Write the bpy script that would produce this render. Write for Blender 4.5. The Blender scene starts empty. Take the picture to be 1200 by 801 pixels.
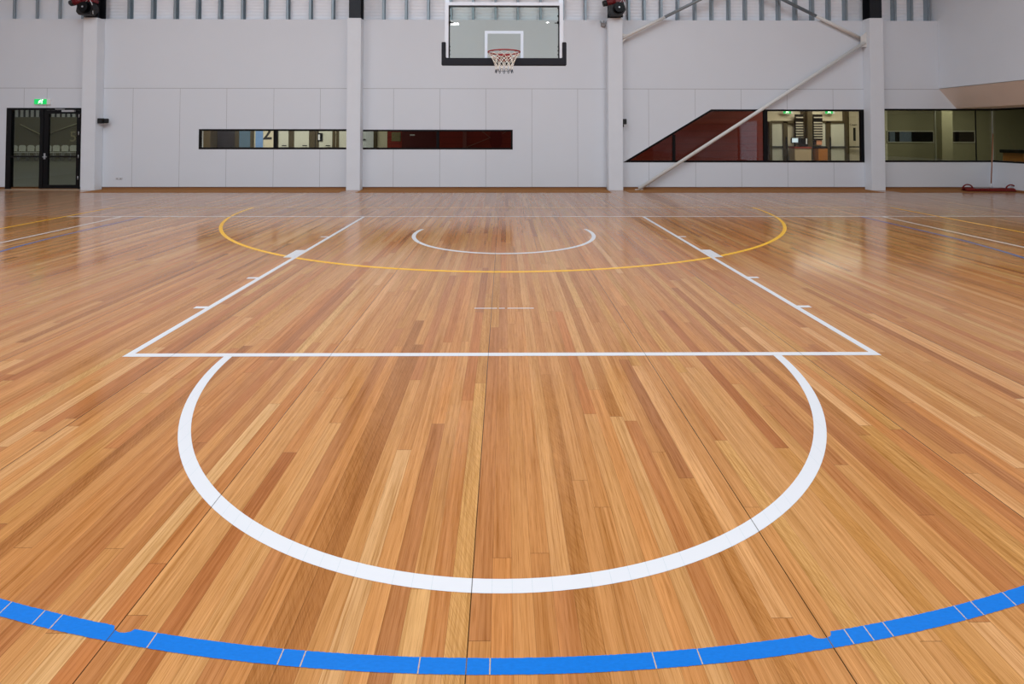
import bpy, bmesh, math, random
from mathutils import Vector, Matrix
random.seed(7)
S = bpy.context.scene
C = S.collection
PI = math.pi

# ------------------------------------------------------------------ camera, world, light, exposure
cam_d = bpy.data.cameras.new('camera')
cam = bpy.data.objects.new('camera', cam_d)
C.objects.link(cam)
S.camera = cam
FPX, PITCH, YAW, ROLL = 623.19, .0233, .0073, .0008
cam_d.sensor_fit = 'HORIZONTAL'
cam_d.sensor_width = 36.0
cam_d.lens = 36.0 * FPX / 1200.0
cam_d.shift_x = 4.856 / 1200.0
cam_d.shift_y = -257.65 / 1200.0
cam_d.clip_end = 200
cam.matrix_world = (Matrix.Translation((0, 0, 1.4287)) @ Matrix.Rotation(-YAW, 4, 'Z')
                    @ Matrix.Rotation(PI / 2 + PITCH, 4, 'X') @ Matrix.Rotation(ROLL, 4, 'Z'))

W = bpy.data.worlds.new('world')
S.world = W
W.use_nodes = True
W.node_tree.nodes['Background'].inputs[0].default_value = (.62, .78, 1, 1)
W.node_tree.nodes['Background'].inputs[1].default_value = 3.0

S.view_settings.view_transform = 'Standard'
S.view_settings.look = 'None'
S.view_settings.gamma = 1
S.view_settings.use_curve_mapping = False
S.view_settings.exposure = 0.0


def area(name, loc, sx, sy, watts, col=(1, 1, 1), rot=(0, 0, 0), spread=PI):
    d = bpy.data.lights.new(name, 'AREA')
    d.shape = 'RECTANGLE'
    d.size, d.size_y, d.energy, d.color, d.spread = sx, sy, watts, col, spread
    o = bpy.data.objects.new(name, d)
    o.location, o.rotation_euler = loc, rot
    C.objects.link(o)
    return o


CEIL = 9.0
SKY = [-8.6, -2.0, 5.0]
for sx in SKY:
    area('roof_skylight', (sx, -1.7, CEIL - .03), 1.8, 21, 960, (.87, .985, 1.09))
area('corridor_light', (-7.0, 16.0, 2.70), 5.5, .9, 150, (1, .97, .9))
area('corridor_light', (2.5, 16.0, 2.70), 8, .5, 34, (1, .93, .85))
area('entrance_light', (10.3, 16.3, 2.70), 2.2, 1.6, 70, (1, .95, .82))
area('office_light', (14.2, 16.0, 2.70), 2.0, 1.0, 75, (1, .97, .86))
area('office_light', (15.8, 11.5, 2.70), 2.0, 1.0, 75, (1, .97, .86))
area('second_hall_light', (-22, 24, 7.9), 8, 8, 420, (1, .98, .85))

# ------------------------------------------------------------------ materials


class G:
    """tiny helper for node graphs"""

    def __init__(s, name):
        s.m = bpy.data.materials.new(name)
        s.m.use_nodes = True
        s.t = s.m.node_tree
        s.b = s.t.nodes['Principled BSDF']
        s.out = s.t.nodes['Material Output']
        s._xyz = None

    def n(s, t, **k):
        x = s.t.nodes.new(t)
        for a, v in k.items():
            setattr(x, a, v)
        return x

    def l(s, a, b):
        s.t.links.new(a, b)

    def put(s, sock, v):
        if hasattr(v, 'links'):
            s.l(v, sock)
        else:
            sock.default_value = v

    def mth(s, op, a, b=None, c=None):
        x = s.n('ShaderNodeMath', operation=op)
        s.put(x.inputs[0], a)
        if b is not None:
            s.put(x.inputs[1], b)
        if c is not None:
            s.put(x.inputs[2], c)
        return x.outputs[0]

    def xyz(s):
        if s._xyz is None:
            tc = s.n('ShaderNodeTexCoord')
            sp = s.n('ShaderNodeSeparateXYZ')
            s.l(tc.outputs['Object'], sp.inputs[0])
            s._xyz = sp.outputs[:]
        return s._xyz

    def vec(s, x, y, z):
        c = s.n('ShaderNodeCombineXYZ')
        for i, v in enumerate((x, y, z)):
            s.put(c.inputs[i], v)
        return c.outputs[0]

    def white(s, v, col=False):
        w = s.n('ShaderNodeTexWhiteNoise', noise_dimensions='3D')
        s.l(v, w.inputs['Vector'])
        return w.outputs['Color' if col else 'Value']

    def noise(s, v, scale=1, detail=2, rough=.5):
        w = s.n('ShaderNodeTexNoise')
        if v is not None:
            s.l(v, w.inputs['Vector'])
        w.inputs['Scale'].default_value = scale
        w.inputs['Detail'].default_value = detail
        w.inputs['Roughness'].default_value = rough
        return w.outputs['Fac']

    def mix(s, f, a, b, mode='MIX'):
        x = s.n('ShaderNodeMix', data_type='RGBA', blend_type=mode)
        s.put(x.inputs[0], f)
        s.put(x.inputs[6], a)
        s.put(x.inputs[7], b)
        return x.outputs[2]

    def ramp(s, f, stops):
        r = s.n('ShaderNodeValToRGB')
        e = r.color_ramp.elements
        while len(e) < len(stops):
            e.new(.5)
        for i, (p, c) in enumerate(stops):
            e[i].position = p
            e[i].color = (*c, 1)
        s.l(f, r.inputs[0])
        return r.outputs[0]


def srgb(r, g, b):
    f = lambda c: (c / 255 / 12.92) if c / 255 <= .04045 else ((c / 255 + .055) / 1.055) ** 2.4
    return (f(r), f(g), f(b))


def mat(name, col, rough=.5, metal=0, spec=.5, var=.0, scale=6, emit=None, es=0):
    g = G(name)
    g.b.inputs['Roughness'].default_value = rough
    g.b.inputs['Metallic'].default_value = metal
    g.b.inputs['Specular IOR Level'].default_value = spec
    c = (*col, 1)
    if var:
        tc = g.n('ShaderNodeTexCoord')
        f = g.noise(tc.outputs['Object'], scale, 4)
        dk = tuple(x * (1 - var) for x in col) + (1,)
        lt = tuple(min(1, x * (1 + var)) for x in col) + (1,)
        g.l(g.mix(f, dk, lt), g.b.inputs['Base Color'])
    else:
        g.b.inputs['Base Color'].default_value = c
    if emit:
        g.b.inputs['Emission Color'].default_value = (*emit, 1)
        g.b.inputs['Emission Strength'].default_value = es
    return g.m


def glass(name, tint, refl=1.0, rough=.01):
    g = G(name)
    tr = g.n('ShaderNodeBsdfTransparent')
    tr.inputs[0].default_value = (*tint, 1)
    gl = g.n('ShaderNodeBsdfGlossy')
    gl.inputs['Roughness'].default_value = rough
    gl.inputs['Color'].default_value = (1, 1, 1, 1)
    fr = g.n('ShaderNodeFresnel')
    fr.inputs[0].default_value = 1.5
    geo = g.n('ShaderNodeNewGeometry')
    f = g.mth('MULTIPLY', g.mth('MULTIPLY', fr.outputs[0], refl), g.mth('SUBTRACT', 1.0, geo.outputs['Backfacing']))
    mx = g.n('ShaderNodeMixShader')
    g.l(f, mx.inputs[0])
    g.l(tr.outputs[0], mx.inputs[1])
    g.l(gl.outputs[0], mx.inputs[2])
    g.l(mx.outputs[0], g.out.inputs[0])
    return g.m


BW = .06375          # width of one floorboard
JX = -1.12           # one of the wider expansion joints
def board_nodes(g):
    x, y, z = g.xyz()
    u = g.mth('DIVIDE', g.mth('SUBTRACT', x, JX), BW)
    i = g.mth('FLOOR', u)
    fx = g.mth('SUBTRACT', u, i)
    return x, y, u, i, fx


def floor_material():
    g = G('varnished_hardwood_boards')
    x, y, u, i, fx = board_nodes(g)
    r1 = g.white(g.vec(i, 3.3, 0))
    r2 = g.white(g.vec(i, 9.1, 4))
    ln = g.mth('MULTIPLY_ADD', r1, 1.9, 1.1)
    v = g.mth('ADD', g.mth('DIVIDE', y, ln), g.mth('MULTIPLY', r2, 17.0))
    j = g.mth('FLOOR', v)
    fv = g.mth('SUBTRACT', v, j)
    rb = g.white(g.vec(i, j, 1.7))
    rc = g.white(g.vec(i, j, 8.2))
    rd = g.white(g.vec(i, j, 5.9))
    base = g.ramp(rb, [(0.0, srgb(170, 115, 79)), (.07, srgb(184, 128, 89)), (.3, srgb(194, 138, 94)),
                       (.65, srgb(200, 147, 101)), (.9, srgb(207, 156, 109)), (1, srgb(217, 170, 125))])
    # hue drift: pinkish boards and yellowish boards
    hue = g.ramp(rc, [(0, (1.03, .93, .90)), (.3, (1.01, .98, .97)), (.7, (1, 1, 1)), (1, (.99, 1.01, .91))])
    base = g.mix(1.0, base, hue, 'MULTIPLY')
    # long grain streaks, each board its own piece of tree
    off = g.mth('MULTIPLY', rd, 37.0)
    gv = g.vec(g.mth('ADD', g.mth('MULTIPLY', x, 95.0), off), g.mth('ADD', g.mth('MULTIPLY', y, 1.6), off), off)
    st = g.noise(gv, 1.0, 5, .62)
    gv2 = g.vec(g.mth('ADD', g.mth('MULTIPLY', x, 420.0), off), g.mth('MULTIPLY', y, 9.0), off)
    st2 = g.noise(gv2, 1.0, 3, .6)
    # broad figure that wanders along a board
    gv3 = g.vec(g.mth('ADD', g.mth('MULTIPLY', x, 22.0), off), g.mth('ADD', g.mth('MULTIPLY', y, .9), off), off)
    st3 = g.noise(gv3, 1.0, 2, .5)
    k = g.ramp(st, [(.28, (.70, .62, .54)), (.47, (.96, .95, .94)), (.72, (1.16, 1.18, 1.20))])
    base = g.mix(1.0, base, k, 'MULTIPLY')
    k2 = g.ramp(st2, [(.30, (.70, .64, .57)), (.47, (1, 1, 1)), (.75, (1.13, 1.15, 1.18))])
    base = g.mix(.9, base, k2, 'MULTIPLY')
    k3 = g.ramp(st3, [(.3, (.86, .82, .76)), (.5, (1, 1, 1)), (.72, (1.08, 1.08, 1.06))])
    base = g.mix(.8, base, k3, 'MULTIPLY')
    # fiddleback ripple on a few boards
    rip = g.noise(g.vec(g.mth('MULTIPLY', x, 30.0), g.mth('MULTIPLY_ADD', y, 130.0, g.mth('MULTIPLY', x, 260.0)), off), 1.0, 1)
    kr = g.ramp(rip, [(.38, (.80, .76, .70)), (.55, (1.03, 1.03, 1.03))])
    sel = g.mth('GREATER_THAN', rc, .86)
    base = g.mix(g.mth('MULTIPLY', sel, .6), base, kr, 'MULTIPLY')
    # knots
    kn = g.n('ShaderNodeTexVoronoi')
    g.l(g.vec(g.mth('MULTIPLY', x, 2.2), g.mth('MULTIPLY', y, .9), 0), kn.inputs['Vector'])
    kn.inputs['Scale'].default_value = 1.3
    kk = g.mth('LESS_THAN', kn.outputs['Distance'], .018)
    base = g.mix(g.mth('MULTIPLY', kk, .55), base, (*srgb(85, 48, 26), 1))
    # board edges and butt ends
    e = g.mth('MINIMUM', fx, g.mth('SUBTRACT', 1.0, fx))
    edge = g.mth('LESS_THAN', e, .012)
    ev = g.mth('MULTIPLY', g.mth('MINIMUM', fv, g.mth('SUBTRACT', 1.0, fv)), ln)
    end = g.mth('LESS_THAN', ev, .0011)
    seam = g.mth('MAXIMUM', g.mth('MULTIPLY', edge, .35), g.mth('MULTIPLY', end, .5))
    w16 = g.mth('DIVIDE', u, 16.0)
    f16 = g.mth('SUBTRACT', w16, g.mth('ROUND', w16))
    joint = g.mth('LESS_THAN', g.mth('ABSOLUTE', f16), .0018)
    w8 = g.mth('SUBTRACT', w16, .5)
    f8 = g.mth('ABSOLUTE', g.mth('SUBTRACT', w8, g.mth('ROUND', w8)))
    seam = g.mth('MAXIMUM', seam, g.mth('MULTIPLY', g.mth('LESS_THAN', f8, .0007), .5))
    seam = g.mth('MAXIMUM', seam, g.mth('MULTIPLY', joint, .9))
    base = g.mix(seam, base, (*srgb(52, 30, 16), 1))
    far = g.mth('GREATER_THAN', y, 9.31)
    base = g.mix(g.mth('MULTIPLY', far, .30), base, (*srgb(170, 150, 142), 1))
    hs = g.n('ShaderNodeHueSaturation')
    hs.inputs['Saturation'].default_value = FSAT
    hs.inputs['Value'].default_value = FVAL
    g.l(base, hs.inputs['Color'])
    g.l(hs.outputs[0], g.b.inputs['Base Color'])
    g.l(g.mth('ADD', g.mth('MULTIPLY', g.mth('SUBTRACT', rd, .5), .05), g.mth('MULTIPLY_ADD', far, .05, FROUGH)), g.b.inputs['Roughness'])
    g.b.inputs['Specular IOR Level'].default_value = .5
    bp = g.n('ShaderNodeBump')
    bp.inputs['Strength'].default_value = .10
    bp.inputs['Distance'].default_value = .002
    hgt = g.mth('ADD', g.mth('MULTIPLY', st2, .15), g.mth('MULTIPLY', rb, .25))
    hgt = g.mth('SUBTRACT', hgt, seam)
    g.l(hgt, bp.inputs['Height'])
    g.l(bp.outputs[0], g.b.inputs['Normal'])
    return g.m


FSAT, FVAL, FROUGH = 1.09, .86, .135


def paint_material(name, col, seamcol, p, width, strength, brush=0.0):
    """floor paint: the gaps of some boards show through"""
    g = G(name)
    x, y, u, i, fx = board_nodes(g)
    e = g.mth('MINIMUM', fx, g.mth('SUBTRACT', 1.0, fx))
    near = g.mth('ROUND', u)
    r = g.white(g.vec(near, 6.6, 2))
    wob = g.noise(g.vec(0, g.mth('MULTIPLY', y, 120.0), near), 1.0, 2)
    m = g.mth('LESS_THAN', e, g.mth('MULTIPLY', wob, width))
    m = g.mth('MULTIPLY', m, g.mth('LESS_THAN', r, p))
    m = g.mth('MULTIPLY', m, strength)
    w16 = g.mth('DIVIDE', u, 16.0)
    f16 = g.mth('SUBTRACT', w16, g.mth('ROUND', w16))
    joint = g.mth('LESS_THAN', g.mth('ABSOLUTE', f16), .0016)
    c = (*col, 1)
    if brush:
        n = g.noise(g.vec(g.mth('MULTIPLY', x, 60.0), g.mth('MULTIPLY', y, 160.0), 0), 1.0, 5, .7)
        c = g.mix(n, tuple(v * (1 - brush) for v in col) + (1,), tuple(min(1, v * (1 + brush)) for v in col) + (1,))
    c = g.mix(m, c, (*seamcol, 1))
    c = g.mix(g.mth('MULTIPLY', joint, .85), c, (*srgb(70, 60, 50), 1))
    g.l(c, g.b.inputs['Base Color'])
    g.b.inputs['Roughness'].default_value = .45 if brush > .2 else .28
    g.b.inputs['Specular IOR Level'].default_value = .2 if brush > .2 else .5
    return g.m


def wall_material():
    """painted panels with narrow joints"""
    g = G('pale_grey_painted_panels')
    x, y, z = g.xyz()
    xs = [-12.45, -11.86, -9.637, -8.42, -7.211, -5.99, -4.784, -2.878, -1.671, -.473, .728, 1.925,
          3.783, 5.006, 6.21, 7.42, 8.63]
    m = None
    for v in xs:
        c = g.mth('COMPARE', x, v, .0045)
        m = c if m is None else g.mth('MAXIMUM', m, c)
    m = g.mth('MULTIPLY', m, g.mth('LESS_THAN', z, 2.62))
    m = g.mth('MAXIMUM', m, g.mth('COMPARE', z, 2.62, .006))
    tc = g.n('ShaderNodeTexCoord')
    n = g.noise(tc.outputs['Object'], .9, 5, .6)
    c = g.mix(n, (*WCOL[0], 1), (*WCOL[1], 1))
    # faint scuffs
    s = g.noise(g.vec(g.mth('MULTIPLY', x, 3.0), 0, g.mth('MULTIPLY', z, 1.2)), 2.0, 6, .7)
    c = g.mix(g.mth('MULTIPLY', g.mth('GREATER_THAN', s, .68), .05), c, (.3, .28, .25, 1))
    c = g.mix(g.mth('MULTIPLY', m, .55), c, (.12, .12, .12, 1))
    g.l(c, g.b.inputs['Base Color'])
    g.b.inputs['Roughness'].default_value = .75
    return g.m


WCOL = ((.70, .728, .775), (.735, .762, .81))


def cladding_material():
    g = G('ribbed_metal_cladding')
    x, y, z = g.xyz()
    w = g.mth('SINE', g.mth('MULTIPLY', z, 2 * PI / .085))
    k = g.mth('MULTIPLY_ADD', w, .5, .5)
    n = g.noise(g.vec(g.mth('MULTIPLY', x, .8), 0, g.mth('MULTIPLY', z, 2.0)), 2.0, 3)
    c = g.mix(n, (.84, .85, .90, 1), (.90, .91, .95, 1))
    g.l(c, g.b.inputs['Base Color'])
    g.b.inputs['Roughness'].default_value = .55
    bp = g.n('ShaderNodeBump')
    bp.inputs['Strength'].default_value = .45
    bp.inputs['Distance'].default_value = .01
    g.l(k, bp.inputs['Height'])
    g.l(bp.outputs[0], g.b.inputs['Normal'])
    return g.m


def red_reflection_material():  # reflection of red seating in the window glass, painted as wall colour
    g = G('red_seating_reflection')
    x, y, z = g.xyz()
    a = g.noise(g.vec(g.mth('MULTIPLY', x, 9.0), 0, g.mth('MULTIPLY', z, 45.0)), 1.0, 4, .7)
    c = g.mix(a, (*srgb(120, 22, 18), 1), (*srgb(160, 48, 30), 1))
    ln = g.mth('FRACT', g.mth('DIVIDE', z, .22))
    c = g.mix(g.mth('MULTIPLY', g.mth('LESS_THAN', ln, .08), .5), c, (.03, .006, .006, 1))
    g.l(c, g.b.inputs['Base Color'])
    g.b.inputs['Roughness'].default_value = .45
    return g.m


def timber_material(name, a, b, along='x', rough=.4):
    g = G(name)
    x, y, z = g.xyz()
    if along == 'x':
        v = g.vec(g.mth('MULTIPLY', x, 1.5), g.mth('MULTIPLY', y, 60.0), g.mth('MULTIPLY', z, 60.0))
    else:
        v = g.vec(g.mth('MULTIPLY', x, 60.0), g.mth('MULTIPLY', y, 1.5), g.mth('MULTIPLY', z, 1.5))
    n = g.noise(v, 1.0, 4, .6)
    g.l(g.mix(n, (*a, 1), (*b, 1)), g.b.inputs['Base Color'])
    g.b.inputs['Roughness'].default_value = rough
    return g.m


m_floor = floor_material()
m_white_line = paint_material('white_floor_paint', srgb(213, 211, 212), srgb(160, 178, 180), .8, .018, .55)
m_yellow_line = paint_material('yellow_floor_paint', srgb(252, 188, 20), srgb(190, 130, 20), .5, .02, .5)
m_blue_line = paint_material('blue_floor_paint', srgb(0, 106, 192), srgb(190, 160, 120), .5, .05, .95, .22)
m_blue_thin = paint_material('dull_blue_floor_paint', srgb(50, 95, 165), srgb(140, 110, 90), .5, .03, .6, .1)
m_wall = wall_material()
m_plain = mat('pale_grey_paint', (.73, .755, .80), .72, var=.03, scale=1.5)
m_col = mat('pale_painted_concrete', (.75, .777, .82), .7, var=.035, scale=3)
m_clad = cladding_material()
m_stud = mat('galvanised_steel', srgb(150, 162, 170), .45, .55, var=.08, scale=8)
m_dark_steel = mat('near_black_steel', srgb(26, 28, 34), .45, .3, var=.1)
m_black = mat('black_powder_coat', srgb(9, 9, 12), .4, 0, .2)
m_black_rub = mat('black_plastic', srgb(24, 24, 26), .55, var=.1, scale=30)
m_brace = mat('off_white_painted_steel', srgb(222, 220, 216), .45, var=.03)
m_ceiling = mat('pale_roof_sheeting', (.55, .55, .56), .8, var=.03)
m_skirt = timber_material('brown_timber_skirting', srgb(128, 82, 46), srgb(164, 112, 68))
m_border = timber_material('brown_border_boards', srgb(136, 88, 48), srgb(172, 122, 74), rough=.85)
m_border.node_tree.nodes['Principled BSDF'].inputs['Specular IOR Level'].default_value = .12
m_soffit = mat('pale_soffit_board', srgb(238, 222, 208), .7, var=.05, scale=1.2)
m_glass = glass('grey_tinted_glass', (.62, .64, .60), .8)
m_glass_clear = glass('window_glass', (.82, .82, .79), .9)
m_board_glass = glass('backboard_glass', (.885, .93, .905), 1.0)
m_frame_white = mat('white_enamelled_steel', srgb(226, 230, 238), .35)
m_pad = mat('charcoal_foam_pad', srgb(22, 24, 33), .85, var=.08, scale=20)
m_rim = mat('red_orange_enamel', srgb(146, 16, 14), .35)
m_net = mat('cream_net_cord', srgb(244, 240, 230), .8)
m_net_dark = mat('blue_grey_net_cord', srgb(70, 82, 96), .8)
m_target = mat('white_target_paint', srgb(222, 232, 244), .4)
m_red_motor = mat('red_motor_enamel', srgb(112, 18, 28), .4)
m_green = mat('lit_green_sign', srgb(10, 170, 80), .4, emit=srgb(10, 190, 90), es=.9)
m_lit_white = mat('lit_white_symbol', (.9, 1, .95), .4, emit=(.9, 1, .95), es=1.0)
m_sign_white = mat('white_sign_housing', (.85, .85, .85), .4)
m_sil = mat('satin_aluminium', srgb(190, 192, 195), .35, .7)
m_outlet = mat('white_plastic', srgb(210, 210, 214), .4)
m_mop = mat('red_mop_yarn', srgb(122, 28, 20), .9, var=.35, scale=60)
m_handle = timber_material('brown_broom_handle', srgb(140, 88, 60), srgb(168, 112, 80), 'z')
m_red = red_reflection_material()
m_cream = mat('cream_foyer_wall', srgb(222, 214, 190), .7, var=.04)
m_olive = mat('olive_brown_frames', srgb(72, 62, 38), .5, var=.1)
m_olive_wall = mat('olive_grey_wall', srgb(146, 140, 112), .8, var=.08, scale=1)
m_pane = mat('frosted_pale_pane', srgb(206, 208, 196), .35)
m_dark_room = mat('dark_navy_wall', srgb(30, 26, 36), .6)
m_floor2 = mat('dull_grey_vinyl', srgb(112, 112, 96), .4, var=.08)
m_blue_poster = mat('blue_poster_print', srgb(120, 160, 215), .5, var=.15, scale=4)
m_screen = mat('lit_screen', srgb(200, 220, 235), .3, emit=srgb(190, 215, 235), es=.8)
m_orange = timber_material('orange_timber_counter', srgb(168, 104, 48), srgb(196, 130, 66))
m_salmon = mat('salmon_notice_print', srgb(214, 150, 116), .6)
m_chair = mat('white_moulded_plastic', srgb(232, 232, 224), .5)
m_slat = mat('pale_louvre_slats', srgb(196, 190, 176), .6)
m_black_text = mat('black_lettering', srgb(30, 30, 30), .5)
m_lamp = mat('lit_lamp_lens', (1, 1, 1), .3, emit=(1, 1, 1), es=60)

# ------------------------------------------------------------------ mesh builder


class MB:
    def __init__(s):
        s.bm = bmesh.new()

    def box(s, x0, x1, y0, y1, z0, z1):
        v = [s.bm.verts.new(p) for p in ((x0, y0, z0), (x1, y0, z0), (x1, y1, z0), (x0, y1, z0),
                                         (x0, y0, z1), (x1, y0, z1), (x1, y1, z1), (x0, y1, z1))]
        for f in ((0, 3, 2, 1), (4, 5, 6, 7), (0, 1, 5, 4), (1, 2, 6, 5), (2, 3, 7, 6), (3, 0, 4, 7)):
            s.bm.faces.new([v[i] for i in f])
        return s

    def prism(s, pts, a, b, axis='y'):
        """extrude a 2-D outline between a and b: axis y takes (x,z), x takes (y,z), z takes (x,y)"""
        def P(p, t):
            return {'y': (p[0], t, p[1]), 'x': (t, p[0], p[1]), 'z': (p[0], p[1], t)}[axis]
        A = [s.bm.verts.new(P(p, a)) for p in pts]
        B = [s.bm.verts.new(P(p, b)) for p in pts]
        n = len(pts)
        fs = [s.bm.faces.new(A), s.bm.faces.new(B[::-1])]
        for i in range(n):
            fs.append(s.bm.faces.new([A[i], B[i], B[(i + 1) % n], A[(i + 1) % n]]))
        bmesh.ops.recalc_face_normals(s.bm, faces=fs)
        return s

    def cyl(s, p0, p1, r, r2=None, n=16):
        r2 = r if r2 is None else r2
        p0, p1 = Vector(p0), Vector(p1)
        d = (p1 - p0).normalized()
        u = d.orthogonal().normalized()
        w = d.cross(u)
        A, B = [], []
        for i in range(n):
            q = u * math.cos(2 * PI * i / n) + w * math.sin(2 * PI * i / n)
            A.append(s.bm.verts.new(p0 + q * r))
            B.append(s.bm.verts.new(p1 + q * r2))
        for i in range(n):
            s.bm.faces.new([A[i], A[(i + 1) % n], B[(i + 1) % n], B[i]]).smooth = True
        s.bm.faces.new(A[::-1])
        s.bm.faces.new(B)
        return s

    def path(s, pts, r, n=6, closed=False):
        """a tube along points"""
        pts = [Vector(p) for p in pts]
        k = len(pts)
        rings = []
        up = None
        for i, p in enumerate(pts):
            a = pts[(i - 1) % k] if (closed or i) else p
            b = pts[(i + 1) % k] if (closed or i < k - 1) else p
            d = (b - a).normalized()
            if up is None:
                up = d.orthogonal().normalized()
            u = (up - d * up.dot(d)).normalized()
            up = u
            w = d.cross(u)
            rings.append([s.bm.verts.new(p + (u * math.cos(2 * PI * j / n) + w * math.sin(2 * PI * j / n)) * r)
                          for j in range(n)])
        for i in range(k if closed else k - 1):
            A, B = rings[i], rings[(i + 1) % k]
            for j in range(n):
                s.bm.faces.new([A[j], A[(j + 1) % n], B[(j + 1) % n], B[j]]).smooth = True
        if not closed:
            s.bm.faces.new(rings[0][::-1])
            s.bm.faces.new(rings[-1])
        return s

    def build(s, name, m, parent=None, bevel=0):
        if bevel:
            bmesh.ops.bevel(s.bm, geom=s.bm.edges[:], offset=bevel, segments=2, affect='EDGES', clamp_overlap=True)
        me = bpy.data.meshes.new(name)
        off = Vector((0, 0, 0))
        if parent is not None:
            q = parent
            while q is not None:
                off += q.location
                q = q.parent
        bmesh.ops.translate(s.bm, vec=-off, verts=s.bm.verts)
        s.bm.to_mesh(me)
        s.bm.free()
        me.materials.append(m)
        o = bpy.data.objects.new(name, me)
        C.objects.link(o)
        o.parent = parent
        return o


def thing(name, label, cat, loc=(0, 0, 0), group=None):
    o = bpy.data.objects.new(name, None)
    o.empty_display_size = .1
    o.location = loc
    C.objects.link(o)
    return tag(o, label, cat, group)


def tag(o, label, cat, group=None):
    o['label'] = label
    o['category'] = cat
    if group:
        o['group'] = group
    return o


def struct(o, label=None):
    o['kind'] = 'structure'
    if label:
        o['label'] = label
    return o


def holder(name):
    o = bpy.data.objects.new(name, None)
    C.objects.link(o)
    return struct(o)


def recentre(o):
    """put a parentless mesh's origin at the middle of its base"""
    co = [v.co for v in o.data.vertices]
    c = Vector(((min(v.x for v in co) + max(v.x for v in co)) / 2,
                (min(v.y for v in co) + max(v.y for v in co)) / 2, min(v.z for v in co)))
    for v in o.data.vertices:
        v.co -= c
    o.location = c
    return o


def text(name, body, size, loc, m, parent=None, depth=.004, bold=0.0):
    cu = bpy.data.curves.new(name, 'FONT')
    cu.body = body
    cu.size = size
    cu.extrude = depth
    cu.offset = bold
    cu.align_x = 'CENTER'
    t = bpy.data.objects.new(name, cu)
    C.objects.link(t)
    me = bpy.data.meshes.new_from_object(t)
    bpy.data.objects.remove(t)
    for v in me.vertices:
        x, y, z = v.co
        v.co = (x + loc[0], loc[1] - z, y + loc[2])
    bm = bmesh.new()
    bm.from_mesh(me)
    b = MB()
    b.bm.free()
    b.bm = bm
    return b.build(name, m, parent)


# ------------------------------------------------------------------ the hall
WY, WB = 13.87, 14.07            # front wall faces
TOP = 4.425
XL, XR = -15.5, 12.82
YB = -18.0

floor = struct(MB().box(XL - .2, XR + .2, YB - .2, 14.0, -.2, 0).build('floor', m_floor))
floor2 = struct(MB().box(-30, 19, 14.0, 31.2, -.2, 0).build('floor_foyer', m_floor2))
floor3 = struct(MB().box(13.02, 19, 7.8, 14.0, -.2, 0).build('floor_office', m_floor2))

# front wall: rectangles around the openings, 0.06 gap under the panels
DZ = 2.105
b = MB()
y0, y1 = WY, WB
Z0 = .062
b.box(XL, -12.885, y0, y1, Z0, TOP)                    # left of the door
b.box(-12.885, -10.965, y0, y1, DZ, TOP)                # over the door
b.box(-10.965, -7.92, y0, y1, Z0, TOP)
b.box(-7.92, -3.95, y0, y1, Z0, 1.037)                  # around the first strip window
b.box(-7.92, -3.95, y0, y1, 1.56, TOP)
b.box(-3.95, -3.76, y0, y1, Z0, TOP)
b.box(-3.76, .228, y0, y1, Z0, 1.036)                   # second strip window
b.box(-3.76, .228, y0, y1, 1.548, TOP)
b.box(.228, 3.05, y0, y1, Z0, TOP)
b.box(3.05, 9.44, y0, y1, Z0, .703)                     # trapezoid window
b.prism([(3.05, .703), (3.111, .703), (5.423, 2.087), (5.423, TOP), (3.05, TOP)], y0, y1)
b.box(5.423, 9.44, y0, y1, 2.087, TOP)
b.box(9.44, 9.76, y0, y1, Z0, TOP)
b.box(9.76, XR, y0, y1, Z0, .711)                       # corner window
b.box(9.76, XR + .2, y0, y1, 2.107, TOP)
wall_front = struct(b.build('wall_front', m_wall))
struct(MB().box(XL, XR, WY + .03, WB - .02, 0, Z0 - .001).build('trim_1', m_skirt))
# raised ledge below the panels: timber nosing
bb = MB()
for x0, x1 in ((XL, -12.9), (-10.38, -4.03), (-3.66, 2.67), (3.06, 9.43), (9.80, XR)):
    bb.box(x0, x1, WY - .012, WY + .03, 0, .045)
struct(bb.build('baseboard_front', m_skirt))
bb = MB()
for x0, x1 in ((-10.36, -4.05), (-3.64, 2.65), (3.08, 9.41), (9.82, XR - .02)):
    bb.box(x0, x1, 13.08, WY - .013, .0005, .004)
struct(bb.build('trim_2', m_border))
struct(MB().box(XL, -12.92, 13.6, WY - .013, .0005, .004).build('trim_3', m_border))

# upper cladding with studs
clad = struct(MB().box(XL, XR + .2, 14.14, 14.2, TOP - .4, CEIL).build('wall_upper', m_clad))
sx = [-12.872, -12.276, -11.682, -11.085, -9.879, -9.268, -8.67, -8.084, -7.503, -6.903, -6.306, -5.719, -5.121, -4.526,
      -3.187, -2.59, -2.005, -1.41, -.82, -.225, .364, .969, 1.56, 2.156,
      3.314, 3.727, 4.172, 4.62, 5.076, 5.525, 5.98, 6.42, 6.87, 7.31, 7.76, 8.21, 8.65, 9.1,
      9.98, 10.407, 10.851, 11.297, -13.47, -14.07, -14.67]
for x in sx:
    s_ = MB()
    s_.box(x - .03, x + .03, 13.99, 13.994, TOP - .1, CEIL - .02)
    s_.box(x - .03, x - .026, 13.99, 14.139, TOP - .1, CEIL - .02)
    s_.box(x - .03, x + .03, 14.135, 14.139, TOP - .1, CEIL - .02)
    s_.build('stud', m_stud, clad)

# side, back walls, ceiling
struct(MB().box(XL - .2, XL, YB, 14.2, 0, CEIL).build('wall_left', m_plain))
struct(MB().box(XL - .2, XR + .2, YB - .2, YB, 0, CEIL).build('wall_back', mat('dark_red_back_wall', srgb(96, 26, 26), .9)))  # unseen wall, coloured dark so the windows reflect less of it
b = MB()
b.box(XL - .2, XR + .2, YB - .2, 14.2, CEIL, CEIL + .15)
struct(b.build('ceiling', m_ceiling))
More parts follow.
